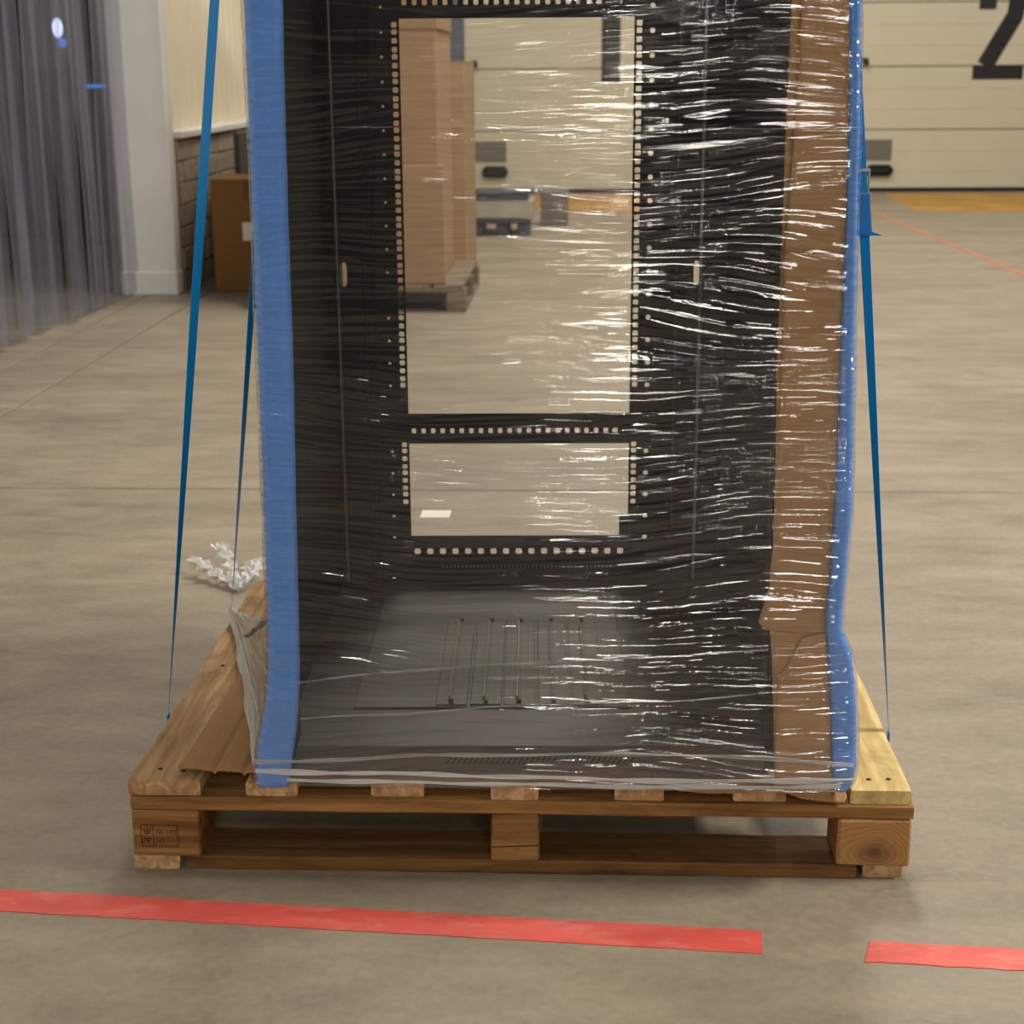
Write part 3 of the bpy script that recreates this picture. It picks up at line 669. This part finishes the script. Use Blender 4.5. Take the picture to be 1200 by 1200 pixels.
# rear corner fill between rail and side panel, with the latch slot
px = lambda p, y: onY(p, y, RY)
LX = -0.3735+dx; RXp = 0.322+dx
slot_z = wz(321)
holed('corner_panel', RX0+0.002, WL0-0.055, FZ, RZ1, RY+0.001, 0.003, [(LX+0.0075, slot_z, 0.0070, 0.0235)], (), M['black_in'], RK)
holed('corner_panel', WR0+0.055, RX1-0.002, FZ, RZ1, RY+0.001, 0.003, [(RXp-0.0055, slot_z, 0.0055, 0.0235)], (), M['black_in'], RK)
boxo('corner_trim', LX-0.005, LX-0.001, RY-0.006, RY, FZ, RZ1, M['zinc'], RK, 0.0005)
boxo('corner_trim', RXp, RXp+0.004, RY-0.006, RY, FZ, RZ1, M['dkgrey'], RK, 0.0005)
for x in (LX+0.045, LX+0.065, RXp-0.045):
    boxo('channel', x, x+0.004, RY-0.01, RY, FZ, RZ1, M['black_in'], RK, 0.0005)
# base tray
BT = boxo('base_tray', RX0+0.0018, RX1-0.0018, RF+0.004, RB-0.06, FZ-0.006, FZ, M['dkgrey'], RK, 0)
boxo('plinth', RX0, RX1, RF, RF+0.02, RZ0, FZ-0.001, M['dkgrey'], RK, 0.002)
bm = bmesh.new()
for i in range(34):
    x = -0.11+i*0.0085; v = [bm.verts.new(p) for p in ((x, RF-0.0006, 0.172), (x+0.0035, RF-0.0006, 0.172), (x+0.0125, RF-0.0006, 0.186), (x+0.009, RF-0.0006, 0.186))]; bm.faces.new(v)
tag(bm_obj('vent_slots', bm, M['slot'], RK), kind='stuff')
GP = boxo('gland_plate', -0.285+0.018, 0.172+0.01, 0.18, 0.745, FZ+0.0002, FZ+0.0035, M['plate'], RK, 0.001)
for i, (xb, xf) in enumerate(((541, 529), (575, 571), (609, 610), (645, 650), (681, 689))):
    def g(p, y):
        d = fw + r2*((p-600)/FPX) - u2*((y-600)/FPX); t_ = (FZ+0.004-CAM.z)/d.z; q = CAM+d*t_; c, s = math.cos(-RZ), math.sin(-RZ)
        return Vector((q.x*c-q.y*s, q.x*s+q.y*c, 0))
    a = g(xb, 733); b = g(xf, 822); xm = (a.x+b.x)/2
    y0, y1 = 0.185, 0.600
    sp = boxo('slide_plate', xm-0.0255, xm+0.0255, y0, y1, FZ+0.0036, FZ+0.0056+0.0012*(i % 2), M['plate'], RK, 0.001)
    sl = boxo('cable_slot', xm-0.0035, xm+0.0035, y0+0.02, y1-0.02, FZ+0.0050, FZ+0.0072, M['dkgrey'], sp, 0)
    boxo('brush_edge', xm-0.0052, xm-0.002, y0+0.02, y1-0.02, FZ+0.005, FZ+0.0125, M['zinc' if i < 3 else 'dkgrey'], sp, 0.0005)
    for yy in (y0+0.006, y1-0.008):
        bm = bmesh.new(); bmesh.ops.create_cone(bm, cap_ends=True, segments=8, radius1=0.004, radius2=0.0035, depth=0.004); bmesh.ops.translate(bm, verts=bm.verts, vec=(xm, yy, FZ+0.008)); bm_obj('screw', bm, M['slot'], sp)
# perforation rows low on the rear panel
bm = bmesh.new()
for i in range(44):
    x = -0.185+dx+i*0.0079; box(bm, x, x+0.0032, RY-0.0062, RY-0.004, 0.2285, 0.2315, 0)
tag(bm_obj('perforation', bm, M['zinc'], RK), kind='stuff')
bm = bmesh.new()
for i in range(20):
    x = -0.02+dx+i*0.0085; v = [bm.verts.new(p) for p in ((x, RY-0.0065, 0.210), (x+0.003, RY-0.0065, 0.210), (x+0.011, RY-0.0065, 0.219), (x+0.008, RY-0.0065, 0.219))]; bm.faces.new(v)
tag(bm_obj('vent_slots', bm, M['dkgrey'], RK), kind='stuff')

# ------------------------------------------------------------------ foam edge profiles
def tab(rows, Y):
    out = []
    for py, a, b in rows:
        P, Q = onY(a, py, Y), onY(b, py, Y); out.append((P.z, P.x, Q.x))
    out.sort(); lo = out[-2]; hi = out[-1]; zt = 1.84
    k = (zt-hi[0])
    out.append((zt, hi[1], hi[2])); return out
LF = tab([(0, 284, 328), (100, 288, 330), (200, 292, 333), (300, 296, 336), (400, 300, 340), (500, 304, 342), (600, 307.5, 344), (700, 311.5, 346.5), (760, 313, 348), (800, 312.5, 348.5), (820, 311, 348), (840, 307.5, 346.8), (860, 303.5, 345), (880, 300.5, 342), (905, 298.5, 338), (922, 299.5, 336.5)], -0.02)
RFm = tab([(0, 997, 1009.5), (150, 996, 1008.5), (250, 993, 1005), (330, 990, 1003.5), (400, 987, 1002), (500, 984, 1001), (600, 979.5, 999.5), (667, 974.5, 993), (720, 969.5, 988), (738, 968.5, 987), (748, 969.5, 991), (760, 970.5, 996.5), (780, 971.5, 1000.5), (800, 973, 1003), (850, 974.5, 1005), (900, 976, 1004.5), (918, 977, 1001), (928, 980, 992)], -0.02)
def foam(name, T, label, depth, y0, wide=False):
    zt = T[-1][0]; zb = T[0][0]; n = 90; V = []; F = []; m = 20
    for j in range(n+1):
        z = zb+(zt-zb)*(j/n)**1.3; xa, xb = [sum(interp(T, z+o_)[c_]*w_ for o_, w_ in ((-0.03, .15), (-0.015, .2), (0, .3), (0.015, .2), (0.03, .15))) for c_ in (0, 1)] if wide else interp(T, z); w_ = xb-xa; r = min(0.011, w_*0.42); dp = depth
        pts = []
        for cx, cy, a0 in ((xb-r, y0+r, -90), (xb-r, y0+dp-r, 0), (xa+r, y0+dp-r, 90), (xa+r, y0+r, 180)):
            for q in range(5): a = math.radians(a0+q*22.5); pts.append((cx+r*math.cos(a), cy+r*math.sin(a)))
        dn = 0.0012*math.sin(z*61)+0.0008*math.sin(z*143+1)
        for (x, yv) in pts: V.append((x, yv+dn, z))
    for j in range(n):
        for i in range(m): a = j*m+i; b = j*m+(i+1) % m; F.append((a, b, b+m, a+m))
    F.append(tuple(range(m-1, -1, -1))); F.append(tuple(n*m+i for i in range(m)))
    bm = bmesh.new(); vs = [bm.verts.new(v) for v in V]
    for f in F: bm.faces.new([vs[i] for i in f])
    return tag(bm_obj(name, bm, M['foam'], None, True), label, 'foam edge')
foam('foam_profile', LF, 'wide blue foam edge strip along the left front corner of the rack', 0.034, -0.021, True)
foam('foam_profile', RFm, 'narrow blue foam edge strip on the right, bulging near the bottom', 0.062, -0.021)

# ------------------------------------------------------------------ cardboard strips under the film at the right
def cstrip(name, rows, Y, label, th=0.004, mat='card', crease=0.0016, seed=0, kx=8, dense=5):
    rows = sorted(rows, key=lambda r: -r[0]); pts = []
    for k in range(len(rows)-1):
        for q in range(dense if rows[k][0]-rows[k+1][0] > 12 else 1):
            f = q/(dense if rows[k][0]-rows[k+1][0] > 12 else 1)
            pts.append(tuple(rows[k][c]*(1-f)+rows[k+1][c]*f for c in range(3)))
    pts.append(rows[-1]); V = []; F = []; N = len(pts); W = kx+1
    for lay in (0, 1):
        for j, (py, a, b) in enumerate(pts):
            P, Q = onY(a, py, Y), onY(b, py, Y); Q.x = min(Q.x, interp(RFm, Q.z)[0]-0.0006)
            for i in range(W):
                s = i/kx; p = P.lerp(Q, s); d = crease*float(vnoise(np.array([s*1.4+seed]), np.array([p.z*46+seed*3.1]), seed)[0])*2
                V.append((p.x, Y-d+(th if lay else 0), p.z))
    n = N*W
    for j in range(N-1):
        for i in range(kx):
            a = j*W+i; F.append((a, a+1, a+W+1, a+W)); F.append((n+a, n+a+W, n+a+W+1, n+a+1))
    ring = [i for i in range(W)] + [j*W+kx for j in range(1, N)] + [(N-1)*W+i for i in range(kx-1, -1, -1)] + [j*W for j in range(N-2, 0, -1)]
    for i in range(len(ring)): a, b = ring[i], ring[(i+1) % len(ring)]; F.append((b, a, n+a, n+b))
    bm = bmesh.new(); vs = [bm.verts.new(v) for v in V]
    for f in F: bm.faces.new([vs[i] for i in f])
    return tag(bm_obj(name, bm, M[mat], None, True), label, 'cardboard', 'cardboard strips on the right front edge')
cstrip('cardboard_strip', [(-500, 945, 1001), (0, 940, 998), (75, 937, 997.5), (110, 934, 997), (165, 930, 996), (250, 924.5, 994), (296, 919, 992)], -0.012, 'top cardboard strip of the right front edge, above the overlap under film', seed=1)
cstrip('cardboard_strip', [(286, 920.5, 992.5), (296, 919.5, 992), (400, 917.5, 988), (530, 911.5, 984), (630, 906.5, 978.5), (690, 901, 972.5), (715, 894, 970.5), (730, 889, 970), (737, 896, 970), (741, 930, 970)], -0.0075, 'long middle cardboard strip of the right front edge with a pointed lower left corner', seed=2, crease=0.0042, dense=12)
cstrip('cardboard_strip', [(734, 902, 970), (760, 904, 971), (800, 906, 972), (870, 907, 974), (924, 908, 977)], -0.0025, 'lower back cardboard strip under the pointed corner, reaching the pallet', seed=3)
cstrip('cardboard_strip', [(743, 960, 970), (748, 940, 970), (760, 933, 971), (775, 926, 971.5), (797, 911, 973), (830, 909.5, 974), (870, 908.5, 975), (924, 907.5, 977)], -0.0105, 'front cardboard flap with a slanted torn top left edge, low on the right corner', seed=4, crease=0.003)
cstrip('cardboard_liner', [(-500, 929.5, 949), (0, 928, 945), (30, 927, 945), (180, 920, 940), (300, 916, 930), (420, 911.5, 925), (600, 907.5, 920), (620, 905, 915)], 0.0005, 'thin edge of a cardboard liner showing left of the right-hand strips', seed=5, mat='card_flat')

# ------------------------------------------------------------------ straps
def strap(name, foot, head, label, w0=0.013, tw0=1.45, tw1=0.15, buckle=None, wtop=0.016, foot_in=1):
    n = 60; V = []; F = []; foot = Vector(foot); head = Vector(head); head = foot.lerp(head, (1.8535-foot.z)/(head.z-foot.z)); ax = (head-foot).normalized()
    for i in range(n+1):
        t_ = i/n; c = foot.lerp(head, t_); e = min(1, t_/0.60); a = tw0*(1-e)+tw1
        d = Vector((math.cos(a), math.sin(a), 0)); d = (d-ax*d.dot(ax)).normalized(); nr = ax.cross(d)
        for sx, sy in ((-1, -1), (1, -1), (1, 1), (-1, 1)): V.append(tuple(c+d*(wtop/2*sx)+nr*(0.0004*sy)))
    for i in range(n):
        for j in range(4): a = i*4+j; b = i*4+(j+1) % 4; F.append((a, b, b+4, a+4))
    F += [(3, 2, 1, 0), (n*4, n*4+1, n*4+2, n*4+3)]
    r = empty(name, tuple(foot), label, 'strap', 'straps holding the rack to the pallet')
    bm = bmesh.new(); vs = [bm.verts.new(v) for v in V]
    for f in F: bm.faces.new([vs[i] for i in f])
    bm_obj('webbing', bm, M['strap'], r)
    # tuck under the deck board edge
    s = -1 if foot.x < 0 else 1
    bm = bmesh.new(); box(bm, foot.x-0.0006, foot.x+0.0006, foot.y-0.008, foot.y+0.008, 0.098, foot.z+0.002, 0); box(bm, min(foot.x, foot.x-s*0.06), max(foot.x, foot.x-s*0.06), foot.y-0.008, foot.y+0.008, 0.0975, 0.0985, 0)
    bm_obj('hooked_end', bm, M['strap'], r)
    # over the top of the rack
    bm = bmesh.new(); box(bm, min(head.x, 0.02 if head.x < 0 else 0.02), max(head.x, 0.02), head.y-0.008, head.y+0.008, head.z-0.0005, head.z+0.0007, 0); bm_obj('top_run', bm, M['strap'], r)
    return r
strap('strap', (-0.6065, 0.274, 0.142), (-0.356, 0.274, 2.133), 'blue strap at far left, outermost, running down to the front of the pallet side', tw0=1.72, tw1=0.10, wtop=0.0145)
strap('strap', (-0.6065, 0.777, 0.142), (-0.372, 0.777, 2.133), 'blue strap just left of the foam, running down to the rear of the pallet side', tw0=1.55, tw1=0.25, wtop=0.0145)
ST = strap('strap', (0.6065, 0.240, 0.140), (0.406, 0.240, 2.133), 'blue strap right of the rack with a metal buckle beside the foam', tw0=-1.60, tw1=-0.15, wtop=0.0155)
def along(zv): f = Vector((0.6065, 0.240, 0.140)); h = Vector((0.406, 0.240, 2.133)); return f.lerp(h, (zv-f.z)/(h.z-f.z))
zb1 = onY(1008, 245, 0.24).z
for dz in (0.018, -0.018):
    p = along(zb1+0.04+dz); bm = bmesh.new(); box(bm, p.x-0.011, p.x+0.011, 0.234, 0.246, p.z-0.0025, p.z+0.0025, 0.001); bk = bm_obj('buckle', bm, M['steel'], ST)
p = along(zb1+0.04); boxo('buckle_side', p.x-0.0115, p.x-0.009, 0.236, 0.244, p.z-0.02, p.z+0.02, M['steel'], ST, 0.0005); boxo('buckle_side', p.x+0.009, p.x+0.0115, 0.236, 0.244, p.z-0.02, p.z+0.02, M['steel'], ST, 0.0005)
p = along(zb1-0.005); bm = bmesh.new()
vs = [bm.verts.new(v) for v in ((p.x-0.008, 0.2335, p.z+0.028), (p.x+0.007, 0.2335, p.z+0.028), (p.x+0.0125, 0.230, p.z-0.028), (p.x+0.03, 0.231, p.z-0.034), (p.x-0.0115, 0.229, p.z-0.034))]; bm.faces.new(vs)
bmesh.ops.solidify(bm, geom=bm.faces[:], thickness=0.0012); bm_obj('loose_end', bm, M['strap'], ST)

# ------------------------------------------------------------------ stretch film around the load
SF = empty('stretch_film', (0.05, 0.45, 0.15), 'clear glossy stretch film wrapped round the rack with horizontal wrinkles', 'film')
def film_wrap():
    zb, zt = 0.1575, 1.842; nz = 370; NF, NS, NB = 150, 34, 40
    zz = np.linspace(zb, zt, nz)
    LT = np.array([interp(LF, z) for z in zz]); RT = np.array([interp(RFm, z) for z in zz])
    xl = LT[:, 0]-0.004; xr = RT[:, 1]+0.004
    U = []  # columns: (x(z), y, normal)
    cols = []
    yb = 0.985; yf = -0.0285
    R = 0.016
    for i in range(NF):
        s = i/(NF-1); cols.append(('f', s))
    for i in range(1, NS): cols.append(('r', i/NS))
    for i in range(NB): cols.append(('b', i/(NB-1)))
    for i in range(1, NS): cols.append(('l', i/NS))
    X = np.zeros((nz, len(cols))); Y = np.zeros_like(X); NX = np.zeros_like(X); NY = np.zeros_like(X); S = np.zeros_like(X)
    xlb, xrb = -0.375-0.03*yb, 0.41-0.03*yb
    arc = 0
    for c, (k, s) in enumerate(cols):
        if k == 'f':
            x = xl+(xr-xl)*s; X[:, c] = x
            e = min(s, 1-s)*0.9; rr = 0.0
            if e < R: rr = R-math.sqrt(max(0, R*R-(R-e)**2))
            Y[:, c] = yf+rr; NX[:, c] = 0; NY[:, c] = -1
            if e < R: NX[:, c] = (-1 if s < 0.5 else 1)*(R-e)/R; NY[:, c] = -math.sqrt(max(0, 1-((R-e)/R)**2))
            S[:, c] = s*0.9
        elif k == 'r':
            X[:, c] = xr+(xrb-xr)*s**1.0+0.0*s; Y[:, c] = yf+R+(yb-yf-R)*s; X[:, c] = np.maximum(X[:, c], 0.412-0.03*Y[:, c]); NX[:, c] = 1; NY[:, c] = 0; S[:, c] = 0.9+s
        elif k == 'b':
            X[:, c] = xrb+(xlb-xrb)*s; Y[:, c] = yb; NX[:, c] = 0; NY[:, c] = 1; S[:, c] = 1.9+s*0.9
        else:
            X[:, c] = xlb+(xl-xlb)*s; Y[:, c] = yb+(yf+R-yb)*s; X[:, c] = np.minimum(X[:, c], -0.3675-0.03*np.maximum(Y[:, c], 0.02)); NX[:, c] = -1; NY[:, c] = 0; S[:, c] = 2.8+s
    Z = np.repeat(zz[:, None], len(cols), 1)
    sk = Z+0.10*vnoise(S*2.3, Z*3.0, 3)+0.02*S*np.sign(np.sin(Z*9))*0
    d = 0.0050*vnoise(S*1.9+7, sk*20, 1)+0.0034*vnoise(S*3.1+2.3, (Z+0.16*vnoise(S*1.7+3, Z*2.2, 8))*60, 2)+0.0017*vnoise(S*4.6, (Z+0.14*vnoise(S*2.6+9, Z*3.4, 9))*100, 5)
    d = d-0.001
    lim = np.ones_like(d)
    for c, (k, s) in enumerate(cols):
        if k == 'f': lim[:, c] = min(1, 0.25+min(s, 1-s)*14)
        if k in 'lr': lim[:, c] = 0.45
    d *= lim
    X += NX*d; Y += NY*d
    nc = len(cols)
    V = np.stack([X, Y, Z], -1).reshape(-1, 3)
    off = np.array(BASE[SF]); V = V-off
    a = (np.arange(nz-1)[:, None]*nc+np.arange(nc)[None, :]); b = np.arange(nz-1)[:, None]*nc+(np.arange(nc)[None, :]+1) % nc
    F = np.stack([a, b, b+nc, a+nc], -1).reshape(-1, 4)
    me = bpy.data.meshes.new('wrap'); me.vertices.add(len(V)); me.vertices.foreach_set('co', V.ravel().astype(np.float32))
    me.loops.add(F.size); me.loops.foreach_set('vertex_index', F.ravel().astype(np.int32)); me.polygons.add(len(F))
    me.polygons.foreach_set('loop_start', np.arange(0, F.size, 4, dtype=np.int32)); me.update(calc_edges=True)
    finish('wrap', me, M['film'], SF, True)
film_wrap()
def ribbon(pts, wid, Y, mat, nm='film_fold', seed=0):
    """a gathered band of film lying on the wrap: pts are (px, py) read on the front plane"""
    n = 70; P = [onY(a, b, Y) for a, b in pts]; V = []; F = []; m = 6
    ls = [0]
    for i in range(1, len(P)): ls.append(ls[-1]+(P[i]-P[i-1]).length)
    for j in range(n+1):
        t_ = ls[-1]*j/n; x = np.interp(t_, ls, [p.x for p in P]); z = np.interp(t_, ls, [p.z for p in P])
        ww = wid*(0.65+0.7*abs(math.sin(j*0.21+seed*2)+0.4*math.sin(j*0.53+seed)))
        for i in range(m+1):
            s = i/m-0.5; V.append((x, Y-0.0016*math.cos(s*math.pi)-0.0012*math.sin(i*2.4+j*0.11+seed), z+s*ww+0.001*math.sin(j*0.33+seed)))
    for j in range(n):
        for i in range(m): a = j*(m+1)+i; F.append((a, a+m+1, a+m+2, a+1))
    return mesh_obj(nm, V, F, mat, SF, True)
YF = -0.0335
ribbon([(299, 893), (340, 893), (470, 886), (640, 884), (800, 884), (900, 889), (1000, 896)], 0.0050, YF, M['film_fold'], seed=1)
ribbon([(299, 904), (420, 906), (560, 909), (700, 913), (850, 916), (1000, 914)], 0.0060, YF, M['film_white'], seed=2)
ribbon([(336, 914), (420, 916), (560, 918), (700, 921), (850, 923), (985, 922)], 0.0055, YF, M['film_white'], seed=3)
ribbon([(289, 156), (330, 153), (400, 150), (480, 149), (620, 151), (760, 150), (930, 150), (1005, 150)], 0.0016, YF, M['film_fold'], seed=4)
ribbon([(345, 800), (470, 786), (600, 778), (760, 770), (900, 762)], 0.0030, YF, M['film_fold'], seed=5)
ribbon([(352, 842), (470, 836), (620, 826), (780, 822), (975, 806)], 0.0022, YF, M['film_fold'], seed=6)
# film pulled out over the pallet edge at the left
def wing():
    A = Vector((-0.604, 0.775, 0.160)); B = Vector((-0.392, 0.200, 0.335)); C = Vector((-0.400, 0.004, 0.172)); nu, nv = 26, 14; V = []; F = []
    for i in range(nu+1):
        u = i/nu
        for j in range(nv+1):
            v = j/nv; e = B.lerp(C, v); p = A.lerp(e, u); sag = 0.010*math.sin(u*math.pi)*math.sin(v*math.pi)
            rp = 0.006*u*math.sin(v*26+0.7)*(1-0.3*u)
            V.append((p.x+rp*0.5, p.y, p.z-sag+rp))
    for i in range(nu):
        for j in range(nv): a = i*(nv+1)+j; F.append((a, a+1, a+nv+2, a+nv+1))
    mesh_obj('pulled_film', V, F, M['film_fold'], SF, True)
    def rope(P, Q, r, bend, sd):
        V = []; F = []; n = 24; m = 7; ax = (Q-P).normalized(); s1 = ax.orthogonal().normalized(); s2 = ax.cross(s1)
        for i in range(n+1):
            t_ = i/n; c = P.lerp(Q, t_)+Vector(bend)*math.sin(t_*math.pi); rr = r*(0.75+0.35*math.sin(i*0.9+sd))
            for k in range(m): a = k/m*6.2832+i*0.25; q = rr*(0.7+0.5*(k % 2)); V.append(tuple(c+s1*q*math.cos(a)+s2*q*math.sin(a)))
        for i in range(n):
            for k in range(m): a = i*m+k; b = i*m+(k+1) % m; F.append((a, b, b+m, a+m))
        mesh_obj('film_rope', V, F, M['film_white'], SF, True)
    rope(A, C, 0.0075, (0.004, 0, -0.006), 0); rope(A, B, 0.006, (0, 0, -0.008), 1); rope(A.lerp(B, 0.02), B.lerp(C, 0.75), 0.003, (0, 0, 0.002), 2); rope(A, B.lerp(C, 0.4), 0.0022, (0, 0, 0.0), 3)
    Vb = []
    for k in range(9):
        t_ = k/8; e0 = A.lerp(B.lerp(C, 0.03), 0.86); e1 = A.lerp(B.lerp(C, 0.40), 0.52); p = e0.lerp(e1, t_); q = (B-A).normalized()*0.03
        for sg in (-1, 1): Vb.append((p.x-0.006+q.x*sg, p.y-0.006+q.y*sg, p.z+0.010+q.z*sg+0.002*math.sin(k*1.9)))
    mesh_obj('printed_band', Vb, [(2*i, 2*i+1, 2*i+3, 2*i+2) for i in range(8)], M['print'], SF)
wing()
# scrap of film on the floor behind, and the paper slip
def scrap():
    r = empty('film_scrap', (-0.76, 1.45, 0), 'crumpled scrap of clear film on the floor behind the pallet corner', 'film scrap')
    for s, (ang, ln) in enumerate(((2.35, 0.20), (1.95, 0.24), (1.55, 0.19), (1.2, 0.15))):
        V = []; F = []; n = 16; m = 5
        for i in range(n+1):
            t_ = i/n
            for k in range(m+1):
                q = k/m-0.5; wv = 0.05*(0.3+t_)*(0.6+0.4*math.sin(i*1.7+s))
                x = -0.72+math.cos(ang)*ln*t_+q*wv*math.sin(ang)+0.006*math.sin(i*2.1+k); y = 1.36+math.sin(ang)*ln*t_-q*wv*math.cos(ang)+0.005*math.cos(i*1.7+k*2)
                V.append((x, y, 0.004+0.05*t_*(0.6+0.4*math.sin(s*2.2))+0.014*abs(math.sin(i*1.3+k*1.9+s))))
        for i in range(n):
            for k in range(m): a = i*(m+1)+k; F.append((a, a+1, a+m+2, a+m+1))
        mesh_obj('film_wisp', V, F, M['film_white'], r, False)
scrap()
o = boxo('paper_slip', -0.352, -0.270, 2.03, 2.105, 0.0002, 0.0014, M['paper'], None, 0); tag(o, 'small white paper slip on the floor seen through the lower rack opening', 'paper')
